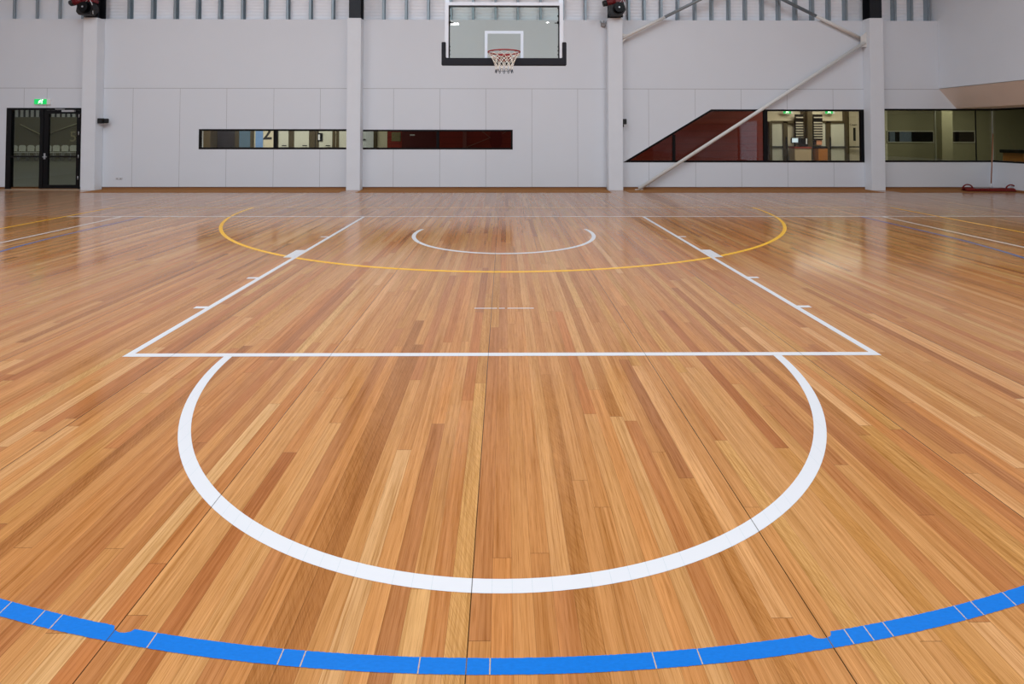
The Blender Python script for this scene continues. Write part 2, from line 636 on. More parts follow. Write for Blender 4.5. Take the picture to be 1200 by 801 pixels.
# lower right wall with a window band and a glazed opening further back
b = MB()
x0, x1 = XR, XR + .2
b.box(x0, x1, 8.0, WB, 0, .715)
b.box(x0, x1, 8.0, WB, 2.107, 2.4)
b.box(x0, x1, 1.0, 8.0, 0, 2.4)
b.box(x0, x1, YB, -1.3, 0, 2.4).box(x0, x1, YB, WB, 2.4, CEIL)
b.box(x0, x1, -1.3, 1.0, 2.2, 2.4)
struct(b.build('wall_right', m_plain))
struct(MB().box(XR - .012, XR - .0005, 8, WY - .02, 0, .05).build('baseboard_right', m_skirt))
# bulkhead of the upper storey with a folded soffit
b = MB()
b.prism([(11.43, 2.628), (11.875, 2.12), (XR + .2, 2.12), (XR + .2, 2.3), (11.93, 2.3), (11.63, 2.66)], YB, WY - .002)
struct(b.build('trim_4', m_soffit), 'pale soffit folded under the upper storey')
struct(MB().box(11.43, 11.62, YB, WY - .002, 2.64, CEIL).box(11.43, 11.62, WY - .001, 14.139, TOP + .001, CEIL).build('wall_bulkhead', m_plain))

# concrete columns with dark steel above
CX = [(-10.748, -10.395), (-4.02, -3.67), (2.674, 3.048), (9.435, 9.791)]
cl = ['white concrete column right of the glazed double door',
      'white concrete column between the two strip windows',
      'white concrete column right of the basketball hoop',
      'white concrete column between sloped window and corner window']
cz = [4.405, 4.41, 4.425, 4.44]
for (a, c), l, z in zip(CX, cl, cz):
    o = MB().box(a, c, 13.6, WY - .002, 0, z).build('concrete_column', m_col, bevel=.006)
    tag(recentre(o), l, 'column', 'concrete columns along the far wall')
    m_ = (a + c) / 2 + .01
    t = MB()
    t.box(m_ - .15, m_ + .15, 13.62, 13.64, z + .001, CEIL - .002)
    t.box(m_ - .15, m_ + .15, 13.90, 13.92, z + .001 if a < 0 else z + .001, CEIL - .002)
    t.box(m_ - .012, m_ + .012, 13.64, 13.90, z + .001, CEIL - .002)
    o = t.build('steel_column', m_dark_steel)
    tag(recentre(o), l.replace('white concrete column', 'black steel column on top of the concrete one'), 'steel column',
        'steel columns above the concrete ones')

# ------------------------------------------------------------------ court markings (paint on the floor)
H = .0012


def mark(name, m, label, rects=None, arc=None, z=H):
    b = MB()
    for r in rects or []:
        v = [b.bm.verts.new((p[0], p[1], z)) for p in r]
        b.bm.faces.new(v)
    if arc:
        cx, cy, r0, r1, a0, a1, n, fn = arc
        pr = None
        for i in range(n + 1):
            a = math.radians(a0 + (a1 - a0) * i / n)
            ri = r0
            ro = fn(a, r1) if fn else r1
            q = (b.bm.verts.new((cx + ri * math.cos(a), cy + ri * math.sin(a), z)),
                 b.bm.verts.new((cx + ro * math.cos(a), cy + ro * math.sin(a), z)))
            if pr:
                b.bm.faces.new([pr[0], pr[1], q[1], q[0]])
            pr = q
    bmesh.ops.recalc_face_normals(b.bm, faces=b.bm.faces)
    for f in b.bm.faces:
        if f.normal.z < 0:
            f.normal_flip()
    o = b.build(name, m, floor)
    o['label'] = label
    return o


def rect(x0, x1, y0, y1):
    return [(x0, y0), (x1, y0), (x1, y1), (x0, y1)]


BL = 9.2645          # inner edge of the basketball end line
BY = 7.69            # below the ring
FT = BL - 5.8
mark('end_line', m_white_line, 'white end line across the court', [rect(-7.56, 12.4, BL, BL + .05)])
mark('free_throw_line', m_white_line, 'white free throw line', [rect(-2.45, 2.45, FT, FT + .05)])
mark('lane_line', m_white_line, 'white left lane line', [rect(-2.45, -2.40, FT + .05, BL)])
mark('lane_line', m_white_line, 'white right lane line', [rect(2.40, 2.45, FT + .05, BL)])
for s in (-1, 1):
    for d in (1.80, 3.925, 4.825):
        x = sorted((s * 2.45, s * 2.55))
        mark('lane_tick', m_white_line, 'short white tick outside the lane line', [rect(x[0], x[1], BL - d - .025, BL - d + .025)])
    x = sorted((s * 2.45, s * 2.56))
    mark('lane_block', m_white_line, 'wide white block outside the lane line', [rect(x[0], x[1], BL - 3.05, BL - 2.65)], z=H + .0006)
mark('free_throw_semicircle', m_white_line, 'broad white semicircle in front of the free throw line',
     arc=(0, FT + .025, 1.746, 1.80, 180, 360, 96, None), z=H - .0003)
mark('no_charge_semicircle', m_white_line, 'thin white semicircle below the hoop',
     arc=(0, BY, 1.25, 1.305, 180 - 16.5, 360 + 16.5, 72, None))


def blue_inner(a0, a1, n):
    """the broad blue arc: its far edge is notched at two board joints"""
    b = MB()
    pr = None
    for i in range(n + 1):
        a = math.radians(a0 + (a1 - a0) * i / n)
        x = 6.25 * math.cos(a)
        ri = 6.205
        for xc in (-1.105, .915):
            t = (x - xc) / .032
            if abs(t) < 1:
                ri += .016 * math.sqrt(1 - t * t)
        w = random.uniform(-.0006, .0006) if abs(x) < 2.5 else 0
        q = (b.bm.verts.new(((ri + w) * math.cos(a), BY + (ri + w) * math.sin(a), H)),
             b.bm.verts.new(((6.25 - w) * math.cos(a), BY + (6.25 - w) * math.sin(a), H)))
        if pr:
            b.bm.faces.new([pr[0], pr[1], q[1], q[0]])
        pr = q
    for f in b.bm.faces:
        f.normal_update()
        if f.normal.z < 0:
            f.normal_flip()
    return b


o = blue_inner(252, 288, 900).build('three_point_arc', m_blue_line, floor)
o['label'] = 'bright blue arc across the front of the court'
for s, a0, a1 in ((-1, 180, 252), (1, 288, 360)):
    x = sorted((s * 6.205, s * 6.25))
    mark('three_point_arc', m_blue_thin, 'blue arc towards the side of the court', arc=(0, BY, 6.205, 6.25, a0, a1, 90, None))
    mark('three_point_line', m_blue_thin, 'straight blue line towards the end line', [rect(x[0], x[1], BY, BL)])
    x = sorted((s * 6.585, s * 6.635))
    mark('side_line', m_white_line, 'straight white line beside the blue one', [rect(x[0], x[1], 6.3, BL)])
    x = sorted((s * 7.575, s * 7.625))
    mark('netball_side_line', m_yellow_line, 'yellow side line', [rect(x[0], x[1], -14, 10.44)], z=H + .0004)
mark('goal_circle', m_yellow_line, 'yellow semicircle across the lane', arc=(0, 10.44, 4.85, 4.90, 180, 360, 144, None), z=H - .0004)
mark('goal_line', m_yellow_line, 'thin yellow line behind the white end line', [rect(-7.575, 7.575, 10.415, 10.44)])
mark('centre_dash', m_white_line, 'thin broken white dash in the lane',
     [rect(-.241, -.055, 4.399, 4.414), rect(-.042, .008, 4.399, 4.414), rect(.030, .246, 4.399, 4.414)])

# ------------------------------------------------------------------ windows and the door in the front wall


def window(name, outline, bars, fr, y, gl, depth=.06, lab=None):
    """outline: convex polygon (x,z) counter-clockwise; bars: vertical mullions (x0,x1)"""
    h = struct(thing_plain(name))
    # frame ring
    n = len(outline)
    cx = sum(p[0] for p in outline) / n
    inner = inset(outline, fr)
    b = MB()
    for i in range(n):
        j = (i + 1) % n
        b.prism([outline[i], outline[j], inner[j], inner[i]], y - .005, y + depth)
    b.build('window_frame', m_black, h)
    for (x0, x1) in bars:
        zb = min(p[1] for p in inner)
        zt = max(zcut(inner, x0), zcut(inner, x1)) if n > 3 else 0
        MB().box(x0, x1, y - .003, y + depth, zb, min(zcut(inner, x0 + .001), zcut(inner, x1 - .001))).build('mullion', m_black, h)
    MB().prism(inner, y + depth * .5, y + depth * .5 + .008).build('pane', gl, h)
    return h


def thing_plain(name):
    o = bpy.data.objects.new(name, None)
    C.objects.link(o)
    return o


def inset(poly, d):
    n = len(poly)
    out = []
    for i in range(n):
        p0, p1, p2 = Vector(poly[i - 1]), Vector(poly[i]), Vector(poly[(i + 1) % n])
        e1, e2 = (p1 - p0).normalized(), (p2 - p1).normalized()
        n1, n2 = Vector((-e1.y, e1.x)), Vector((-e2.y, e2.x))
        k = (n1 + n2) / (1 + n1.dot(n2))
        out.append(tuple(p1 + k * d))
    return out


def zcut(poly, x):
    """highest z of the polygon at x"""
    best = -9
    n = len(poly)
    for i in range(n):
        a, b = poly[i], poly[(i + 1) % n]
        if (a[0] - x) * (b[0] - x) <= 0 and abs(a[0] - b[0]) > 1e-6:
            t = (x - a[0]) / (b[0] - a[0])
            best = max(best, a[1] + t * (b[1] - a[1]))
    return best


window('window_1', [(-7.92, 1.037), (-3.95, 1.037), (-3.95, 1.56), (-7.92, 1.56)], [(-5.99, -5.90)], .05, WY, m_glass_clear)
window('window_2', [(-3.76, 1.036), (.228, 1.036), (.228, 1.548), (-3.76, 1.548)], [(-1.76, -1.69)], .045, WY, m_glass)
window('window_3', [(3.111, .703), (9.44, .703), (9.44, 2.087), (5.423, 2.087)], [(4.41, 4.48), (6.80, 6.90)], .048, WY, m_glass_clear)
MB_ = MB().box(9.35, 9.40, WY - .003, WY + .06, .75, 2.04)
MB_.build('mullion', m_black, bpy.data.objects['window_3'])
h = struct(thing_plain('window_4'))
MB().box(9.79, XR, WY - .005, WY + .06, .711, .756).box(9.79, XR, WY - .005, WY + .06, 2.062, 2.107).box(9.79, 9.835, WY - .005, WY + .06, .756, 2.062).build('window_frame', m_black, h)
MB().box(12.39, 12.412, WY + .01, WY + .028, .756, 2.062).build('mullion', m_black, h)
MB().box(9.835, XR, WY + .03, WY + .038, .756, 2.062).build('pane', m_glass, h)
# the band goes round the corner on the right wall
h5 = struct(thing_plain('window_5'))
MB().box(XR - .002, XR + .06, 8.02, WY, .716, .76).box(XR - .002, XR + .06, 8.02, WY, 2.06, 2.106).build('window_frame', m_black, h5)
MB().box(XR + .03, XR + .038, 8.02, WY, .76, 2.06).build('pane', m_glass, h5)
MB().box(XR - .012, XR + .012, WY - .012, WY + .012, .76, 2.06).build('corner_bead', m_sil, h5)
# daylit glazed opening further back on the right wall
h6 = struct(thing_plain('window_6'))
b = MB()
for a in ((-1.3, -1.24), (.94, 1.0)):
    b.box(XR, XR + .08, a[0], a[1], 0, 2.2)
b.box(XR, XR + .08, -1.24, .94, 2.14, 2.2).box(XR, XR + .08, -1.24, .94, 0, .08)
b.build('window_frame', m_black, h6)
MB().box(XR + .04, XR + .048, -1.24, .94, .08, 2.14).build('pane', m_glass_clear, h6)

# glazed double door
d = struct(thing_plain('door_1'))
yf = WY - .01
b = MB()
b.box(-12.885, -12.76, yf, yf + .1, 0, 2.105)
b.box(-12.76, -11.985, yf, yf + .1, 2.05, 2.105)
b.box(-11.985, -10.965, yf, yf + .1, 2.05, 2.105)
b.box(-11.01, -10.965, yf, yf + .1, 0, 2.05)
b.box(-12.02, -11.93, yf, yf + .1, .03, 2.05)
b.build('door_frame', m_black, d)
MB().box(-12.76, -12.02, yf + .04, yf + .048, .03, 2.05).build('sidelight_pane', m_glass, d)
leaf = MB()
leaf.box(-11.925, -11.80, yf + .01, yf + .06, .03, 2.045)
leaf.box(-11.08, -11.015, yf + .01, yf + .06, .03, 2.045)
leaf.box(-11.80, -11.08, yf + .01, yf + .06, 1.955, 2.045)
leaf.box(-11.80, -11.08, yf + .01, yf + .06, .03, .115)
leaf = leaf.build('door_leaf', m_black, d)
MB().box(-11.80, -11.08, yf + .03, yf + .038, .115, 1.955).build('leaf_pane', m_glass, leaf)
MB().box(-11.80, -11.08, yf - .0, yf + .03, .825, .865).build('push_rail', m_black, leaf)
MB().box(-12.76, -12.02, yf, yf + .03, .825, .865).build('push_rail', m_black, d)
MB().box(-11.90, -11.86, yf - .01, yf + .01, .78, .93).cyl((-11.88, yf - .005, .84), (-11.88, yf - .05, .84), .012).box(-11.89, -11.78, yf - .06, yf - .045, .83, .85).build('door_handle', m_sil, leaf)
for z in (.3, .85, 1.45, 1.9):
    MB().cyl((-11.012, yf - .006, z - .045), (-11.012, yf - .006, z + .045), .011, n=10).build('hinge', m_sil, d)
MB().box(-11.42, -11.10, yf - .06, yf - .0, 2.0, 2.05).box(-11.60, -11.36, yf - .045, yf - .03, 2.06, 2.075).build('door_closer', m_sil, d)
struct(MB().box(-12.9, -10.76, 13.62, WY + .1, .0005, .012).build('trim_5', mat('worn_metal_threshold', srgb(176, 150, 124), .5, .2)))


# ------------------------------------------------------------------ exit signs
def exit_sign(x0, x1, z0, z1, y, label, group):
    cx = (x0 + x1) / 2
    t = thing('exit_sign', label, 'exit sign', (cx, y, z0), group)
    MB().box(x0, x1, y - .04, y, z0, z1).build('sign_housing', m_sign_white, t)
    w = x1 - x0
    MB().box(x0 + .004, x0 + w * .80, y - .044, y - .0401, z0 + .008, z1 - .008).build('green_panel', m_green, t)
    # running figure: head, trunk, limbs, and a door outline
    hz = (z1 - z0)
    b = MB()
    fx = x0 + w * .36
    yy = y - .0465

    def bar(p, q, r):
        p, q = Vector((p[0], yy, p[1])), Vector((q[0], yy, q[1]))
        dv = (q - p).normalized()
        nn = Vector((-dv.z, 0, dv.x)) * r
        vs = [p + nn, q + nn, q - nn, p - nn]
        v = [b.bm.verts.new(s) for s in vs] + [b.bm.verts.new(s + Vector((0, .002, 0))) for s in vs]
        for f in ((0, 1, 2, 3), (7, 6, 5, 4), (0, 4, 5, 1), (1, 5, 6, 2), (2, 6, 7, 3), (3, 7, 4, 0)):
            b.bm.faces.new([v[i] for i in f])
    bar((fx + .018, z0 + hz * .78), (fx + .034, z0 + hz * .78), .010)
    bar((fx + .015, z0 + hz * .70), (fx - .006, z0 + hz * .42), .013)
    bar((fx + .012, z0 + hz * .66), (fx + .045, z0 + hz * .50), .006)
    bar((fx + .010, z0 + hz * .66), (fx - .035, z0 + hz * .56), .006)
    bar((fx - .006, z0 + hz * .42), (fx + .028, z0 + hz * .28), .007)
    bar((fx - .006, z0 + hz * .42), (fx - .040, z0 + hz * .18), .007)
    bar((fx + .06, z0 + hz * .15), (fx + .06, z0 + hz * .85), .010)
    bar((fx + .06, z0 + hz * .82), (fx + .10, z0 + hz * .82), .006)
    bmesh.ops.recalc_face_normals(b.bm, faces=b.bm.faces)
    b.build('running_figure', m_lit_white, t)
    return t


exit_sign(-12.154, -11.748, 2.19, 2.34, WY - .001, 'green and white lit exit sign above the glazed double door', None)

# ------------------------------------------------------------------ small wall fittings
t = thing('wall_speaker', 'small black box speaker fixed at the side of the door column', 'wall speaker', (-10.36, 13.75, 1.70),
          'black boxes on the columns')
MB().box(-10.393, -10.27, 13.66, 13.75, 1.70, 1.832).build('speaker_box', m_black_rub, t, bevel=.006)
MB().box(-10.26, -10.17, 13.70, 13.77, 1.705, 1.825).build('horn', m_black_rub, t, bevel=.01)
MB().box(-10.28, -10.25, 13.70, 13.74, 1.74, 1.79).build('bracket', m_black, t)
t = thing('wall_speaker', 'small black box fixed at right of the column beside the hoop', 'wall speaker', (3.08, 13.7, 1.69),
          'black boxes on the columns')
MB().box(3.05, 3.155, 13.64, 13.74, 1.69, 1.828).build('speaker_box', m_black_rub, t, bevel=.006)
MB().box(3.06, 3.085, 13.66, 13.70, 1.62, 1.69).build('cable_stub', m_black, t)
t = thing('power_outlet', 'white double power outlet low on the wall right of the door column', 'power outlet', (-9.96, WY, .25))
MB().box(-10.05, -9.87, WY - .012, WY - .0005, .25, .31).build('outlet_plate', m_outlet, t, bevel=.003)
for x in (-10.005, -9.915):
    MB().box(x - .018, x + .018, WY - .015, WY - .011, .262, .290).build('socket', mat('grey_socket_face', (.35, .35, .36), .5), t)
t = thing('siren_box', 'small grey three-pronged fixture high on the wall beside the hoop column', 'wall fixture', (2.60, WY, 4.22))
MB().cyl((2.60, WY - .001, 4.29), (2.60, WY - .07, 4.29), .062, .05, 20).build('fixture_body', mat('grey_fixture', srgb(150, 146, 146), .5), t)
for dx in (-.06, 0, .06):
    MB().cyl((2.60 + dx, WY - .03, 4.33), (2.60 + dx * 1.3, WY - .05, 4.395), .014, n=10).build('prong', m_stud, t)


# winches on two steel columns
def winch(cx, z, label, s=1.0):
    t = thing('electric_winch', label, 'winch', (cx, 13.5, z), 'winches above the columns')
    y = 13.46
    MB().box(cx - .18, cx + .19, 13.595, 13.617, z + .01, z + .50).build('mounting_plate', m_dark_steel, t, bevel=.004)
    b = MB()
    b.prism([(cx - .21, z + .10), (cx - .15, z + .02), (cx + .13, z + .02), (cx + .22, z + .16), (cx + .17, z + .34), (cx - .17, z + .34)], y - .08, 13.594)
    b.build('gear_housing', m_black_rub, t, bevel=.006)
    dr = MB()
    dr.cyl((cx + .03, y - .10, z + .20), (cx + .03, y - .083, z + .20), .15, n=28)
    dr.cyl((cx + .03, y - .16, z + .20), (cx + .03, y - .10, z + .20), .085, n=24)
    dr.cyl((cx + .03, y - .175, z + .20), (cx + .03, y - .16, z + .20), .12, n=28)
    dr = dr.build('cable_drum', m_black, t)
    MB().cyl((cx + .03, y - .18, z + .20), (cx + .03, y - .175, z + .20), .022, n=12).build('drum_bolt', m_sil, dr)
    mo = MB()
    mo.cyl((cx - .27, y - .06, z + .33), (cx - .06, y - .06, z + .38), .075, n=20)
    for k in range(5):
        q = Vector((cx - .25 + .04 * k, y - .06, z + .335 + .0095 * k))
        mo.cyl(q, q + Vector((.010, 0, .0024)), .083, n=20)
    mo.build('motor', m_red_motor, t)
    MB().cyl((cx - .36, y - .06, z + .305), (cx - .27, y - .06, z + .33), .07, .078, 20).build('motor_cap', m_black_rub, t)
    MB().box(cx - .05, cx + .20, y - .085, 13.594, z + .345, z + .43).build('control_box', m_red_motor, t, bevel=.008)
    MB().path([(cx + .06, y - .10, z + .34), (cx + .14, y - .11, z + .42), (cx + .185, y - .07, z + .30), (cx + .195, y - .04, z + .04)], .009).build('power_cable', m_frame_white, t)
    return t


winch(-10.56, 4.41, 'red and black electric winch above the column beside the door')
winch(2.87, 4.43, 'red and black electric winch above the column beside the hoop')

# ------------------------------------------------------------------ braces
bt = thing('brace', 'long white diagonal brace tube crossing the sloped window', 'brace', (3.46, 13.72, 0), 'white braces in the right bay')
q0, q1 = Vector((3.48, 13.72, .03)), Vector((9.38, 13.72, 3.82))
MB().cyl(q0, q1, .044, n=20).build('tube', m_brace, bt)
MB().prism([(9.28, 3.70), (9.432, 3.72), (9.432, 4.10), (9.28, 3.98)], 13.712, 13.728).build('gusset_plate', m_brace, bt)
MB().prism([(3.38, 0), (3.58, 0), (3.58, .02), (3.38, .02)], 13.70, 13.74).build('foot_plate', m_brace, bt)
bt = thing('brace', 'upper brace tube sloping up left from the corner window column', 'brace', (9.38, 13.80, 3.93), 'white braces in the right bay')
MB().cyl((9.36, 13.79, 3.93), (8.16, 13.79, 4.53), .042, n=20).build('painted_tube', m_brace, bt)
MB().cyl((8.16, 13.79, 4.53), (3.9, 13.79, 6.66), .042, n=20).build('grey_tube', m_stud, bt)['label'] = 'grey upper tube'  # upper length coloured grey, lower length white
bt = thing('brace', 'upper brace tube sloping up right from the hoop column', 'brace', (3.06, 13.70, 3.93), 'white braces in the right bay')
MB().cyl((3.06, 13.69, 3.915), (4.16, 13.69, 4.466), .042, n=20).build('painted_tube', m_brace, bt)
MB().cyl((4.16, 13.69, 4.466), (8.9, 13.69, 6.84), .042, n=20).build('grey_tube', m_stud, bt)['label'] = 'grey upper tube'  # grey above, white below, like the opposite brace
MB().prism([(3.049, 3.80), (3.15, 3.88), (3.15, 4.02), (3.049, 4.05)], 13.682, 13.698).build('gusset_plate', m_brace, bt)

# ------------------------------------------------------------------ basketball hoop
BF = 8.06
hp = thing('basketball_hoop', 'glass basketball backboard with white frame, red ring and white net', 'basketball hoop', (0, BF, 2.476))
b = MB()
b.box(-.90, -.845, BF, BF + .05, 2.49, 3.44).box(.845, .90, BF, BF + .05, 2.49, 3.44)
b.box(-.845, .845, BF, BF + .05, 3.392, 3.44).box(-.845, .845, BF, BF + .05, 2.49, 2.55)
b.build('board_frame', m_frame_white, hp)
b = MB()
b.box(-.845, -.826, BF + .004, BF + .045, 2.55, 3.392).box(.826, .845, BF + .004, BF + .045, 2.55, 3.392)
b.box(-.826, .826, BF + .004, BF + .045, 3.372, 3.392)
b.build('gasket', m_black_rub, hp)
MB().box(-.826, .826, BF + .012, BF + .024, 2.55, 3.372).build('glass_pane', m_board_glass, hp)
b = MB()
b.box(-.295, .295, BF + .0095, BF + .0118, 2.962, 3.005)
b.box(-.295, -.252, BF + .0095, BF + .0118, 2.56, 2.962).box(.252, .295, BF + .0095, BF + .0118, 2.56, 2.962)
b.build('target_square', m_target, hp)
b = MB()
b.prism([(-.949, 2.476), (.949, 2.476), (.949, 2.83), (.885, 2.83), (.885, 2.587), (-.885, 2.587), (-.885, 2.83), (-.949, 2.83)], BF - .02, BF + .06)
b.build('edge_pad', m_pad, hp, bevel=.008)
for s in (-1, 1):
    for z, r in ((3.35, .010), (3.23, .012), (3.13, .022), (2.76, .010), (2.70, .010), (2.64, .010)):
        MB().cyl((s * .832, BF + .0, z), (s * .818, BF - .008, z), r, n=10).build('frame_bolt', m_black, hp)
    MB().box(s * .80 - .03, s * .80 + .03, BF + .0, BF + .010, 3.118, 3.130).build('frame_clip', m_black, hp)
    MB().box(s * .875 - .03, s * .875 + .03, BF + .055, BF + .115, 2.52, CEIL - .002).build('hanger_tube', m_frame_white, hp)
    MB().cyl((s * .875, BF + .12, 3.9), (s * .875, BF + 3.2, CEIL - .01), .028).build('back_stay', m_frame_white, hp)
MB().box(-.845, .845, BF + .055, BF + .115, 3.395, 3.435).build('top_rail', m_frame_white, hp)
MB().box(-.845, .845, BF + .062, BF + .115, 2.50, 2.57).build('bottom_rail', m_frame_white, hp)
RZ, RR = 2.622, .232
rm = MB()
rm.path([(RR * math.cos(2 * PI * i / 48), BY + RR * math.sin(2 * PI * i / 48), RZ) for i in range(48)], .010, 10, True)
rim = rm.build('ring', m_rim, hp)
br = MB()
br.prism([(-.07, 2.53), (.07, 2.53), (.12, 2.60), (.12, 2.618), (-.12, 2.618), (-.12, 2.60)], BF - .035, BF - .021)
br.box(-.10, .10, 7.905, BF - .03, 2.600, 2.616)
for s in (-1, 1):
    br.prism([(BF - .03, 2.50), (BF - .03, 2.61), (7.90, 2.61)], s * .075 - .004, s * .075 + .004, 'x')
    br.path([(s * .12, BF - .03, 2.56), (s * .165, 7.88, 2.585), (s * .20, 7.80, 2.612)], .008)
br.build('ring_bracket', m_rim, rim)
for i in range(12):
    a = 2 * PI * (i + .5) / 12
    MB().path([((RR - .004) * math.cos(a - .05), BY + (RR - .004) * math.sin(a - .05), RZ - .008),
               ((RR - .004) * math.cos(a), BY + (RR - .004) * math.sin(a), RZ - .028),
               ((RR - .004) * math.cos(a + .05), BY + (RR - .004) * math.sin(a + .05), RZ - .008)], .003, 5).build('net_hook', m_rim, rim)
# net: two families of cords crossing into diamonds
N = 12
prof = [(RR - .004, RZ - .024), (.195, 2.565), (.165, 2.51), (.140, 2.455), (.126, 2.40)]


def npt(i, k, prof=prof):
    r, z = prof[k]
    a = 2 * PI * (i + .5 + .5 * k) / N
    return (r * math.cos(a), BY + r * math.sin(a), z)


b = MB()
for i in range(N):
    for k in range(len(prof) - 1):
        p, q1_, q2_ = npt(i, k), npt(i, k + 1), npt(i - 1, k + 1)
        b.path([p, q1_], .0046, 5)
        b.path([p, q2_], .0046, 5)
P = lambda r, a, z: (r * math.cos(a), BY + r * math.sin(a), z)
hem = []
for i in range(N):
    a0 = 2 * PI * (i + .5 + .5 * 4) / N
    b.path([P(.126, a0, 2.40), P(.124, a0 + .13, 2.362)], .0046, 5)
    b.path([P(.126, a0, 2.40), P(.124, a0 - .13, 2.362)], .0046, 5)
    hem += [P(.124, a0 - .13, 2.362), P(.124, a0 + .13, 2.362), P(.128, a0 + .19, 2.335), P(.13, a0 + .26, 2.322), P(.128, a0 + .33, 2.335)]
b.build('net', m_net, hp)
MB().path(hem, .0045, 5, True).build('net_hem', m_net_dark, hp)['label'] = 'dark scalloped hem of the net'

# ------------------------------------------------------------------ dust mop leaning at the corner wall
mp = thing('dust_mop', 'wide red dust mop standing on the floor with its brown handle against the corner', 'dust mop', (12.3, 13.4, 0))
b = MB()
random.seed(3)
ax, ay, bx, by = 11.66, 13.42, 12.98, 13.30
bx = 12.80
L = Vector((bx - ax, by - ay, 0))
nn = Vector((-L.y, L.x, 0)).normalized()
for k in range(150):
    f = k / 149
    c = Vector((ax, ay, 0)) + L * f
    for s in (-1, 1):
        w = .055 + random.random() * .03
        b.path([c + Vector((0, 0, .085)), c + nn * s * w * .7 + Vector((random.uniform(-.01, .01), 0, .07)),
                c + nn * s * w + Vector((random.uniform(-.02, .02), 0, .012))], .010, 5)
b.build('yarn_head', m_mop, mp)
for f in (0.07, .95):
    c = Vector((ax, ay, 0)) + L * f
    r = .10
    MB().path([(c.x + 1.25 * r * math.cos(t * PI / 10), c.y, .07 + r * math.sin(t * PI / 10) * 1.0) for t in range(11)], .017, 8).build('end_loop', m_mop, mp)
MB().box(ax + .2, bx - .2, (ay + by) / 2 - .035, (ay + by) / 2 + .035, .086, .10).build('mop_frame', m_sil, mp)
hc = Vector((12.30, 13.37, .10))
MB().cyl(hc, hc + Vector((.012, .01, .10)), .022).build('swivel_joint', m_outlet, mp)
hb = MB().cyl(hc + Vector((.012, .01, .10)), (12.66, 13.68, 1.46), .012).build('handle', m_handle, mp)

# ------------------------------------------------------------------ rooms seen through the glass
FY = 17.8
struct(MB().box(-10.95, 19, WB, FY + .2, 2.78, 2.88).build('ceiling_foyer', m_cream))
struct(MB().box(-10.95, -10.85, WB + .001, FY, 0, 2.78).build('wall_foyer_left', m_olive_wall))
# corridor back wall, three finishes; the red one imitates seating mirrored in the glass
struct(MB().box(-10.85, -8.6, FY, FY + .2, 0, 2.78).build('wall_foyer_back', m_dark_room))
struct(MB().box(-8.6, -3.9, FY, FY + .2, 0, 2.78).build('wall_corridor', m_cream))
struct(MB().box(-3.9, 8.85, FY, FY + .2, 0, 2.78).build('wall_red_reflection', m_red))
struct(MB().box(8.85, 12.9, FY, FY + .2, 0, 2.78).build('wall_entrance', m_cream))
struct(MB().box(12.5, 19, FY + .001, FY + .2, 0, 2.78).build('wall_office_back', m_olive_wall))
struct(MB().box(18.8, 19, 7.8, FY, 0, 2.78).build('wall_office_side', m_olive_wall))
struct(MB().box(13.02, 18.8, 7.8, 8.0, 0, 2.78).build('wall_office_near', m_olive_wall))
struct(MB().box(13.02, 19, 7.8, WB - .001, 2.78, 2.88).build('ceiling_office', m_cream))
# diagonal partition between entrance and office
struct(MB().prism([(9.58, WB + .001), (9.68, WB + .001), (12.55, FY - .001), (12.45, FY - .001)], 0, 2.78, 'z').build('wall_partition', m_olive_wall))

# corridor details behind the first strip window
t = thing('timber_locker', 'brown panelled cupboard at the left end behind the first strip window', 'cupboard', (-9.8, FY - .3, 0))
MB().box(-10.8, -9.55, FY - .4, FY - .001, 0, 2.2).build('cupboard_body', m_olive, t)
for x in (-10.78, -10.37, -9.96):
    MB().box(x, x + .40, FY - .425, FY - .4005, .1, 2.15).build('cupboard_door', timber_material('brown_cupboard_door', srgb(84, 70, 44), srgb(104, 88, 58), 'z'), t, bevel=.004)
t = thing('corridor_door', 'blue-tinted glazed door behind the first strip window', 'door', (-8.55, FY - .02, 0))
MB().box(-8.93, -8.80, FY - .08, FY - .001, 0, 2.1).box(-8.42, -8.33, FY - .08, FY - .001, 0, 2.1).box(-8.8, -8.42, FY - .08, FY - .001, 2.0, 2.1).build('door_frame', m_olive, t)
MB().box(-8.80, -8.42, FY - .05, FY - .03, 0, 2.0).build('door_pane', mat('blue_grey_glass', srgb(92, 118, 140), .2), t)
t = thing('poster', 'pale blue poster hanging in the corridor behind the first strip window', 'poster', (-8.1, FY - .02, 1.0))
MB().box(-8.27, -8.03, FY - .03, FY - .002, .95, 1.9).build('poster_sheet', m_blue_poster, t)
text('court_number', '2', .66, (-7.89, FY - .006, 1.26), m_black_text, bpy.data.objects['wall_corridor'], bold=.008)


def slab_door(x0, x1, label, rw=.08):
    t = thing('corridor_door', label, 'door', ((x0 + x1) / 2, FY - .05, 0), 'doors in the corridor behind the first strip window')
    MB().box(x0 - .09, x0, FY - .07, FY - .001, 0, 2.2).box(x1, x1 + rw, FY - .07, FY - .001, 0, 2.2).box(x0, x1, FY - .07, FY - .001, 2.08, 2.2).build('door_frame', m_olive, t)
    lf = MB().box(x0 + .003, x1 - .003, FY - .05, FY - .02, .01, 2.07).build('door_leaf', m_pane, t)
    MB().cyl((x1 - .08, FY - .05, 1.05), (x1 - .08, FY - .10, 1.05), .015).box(x1 - .20, x1 - .07, FY - .115, FY - .10, 1.035, 1.065).build('door_handle', m_black, lf)
    return t


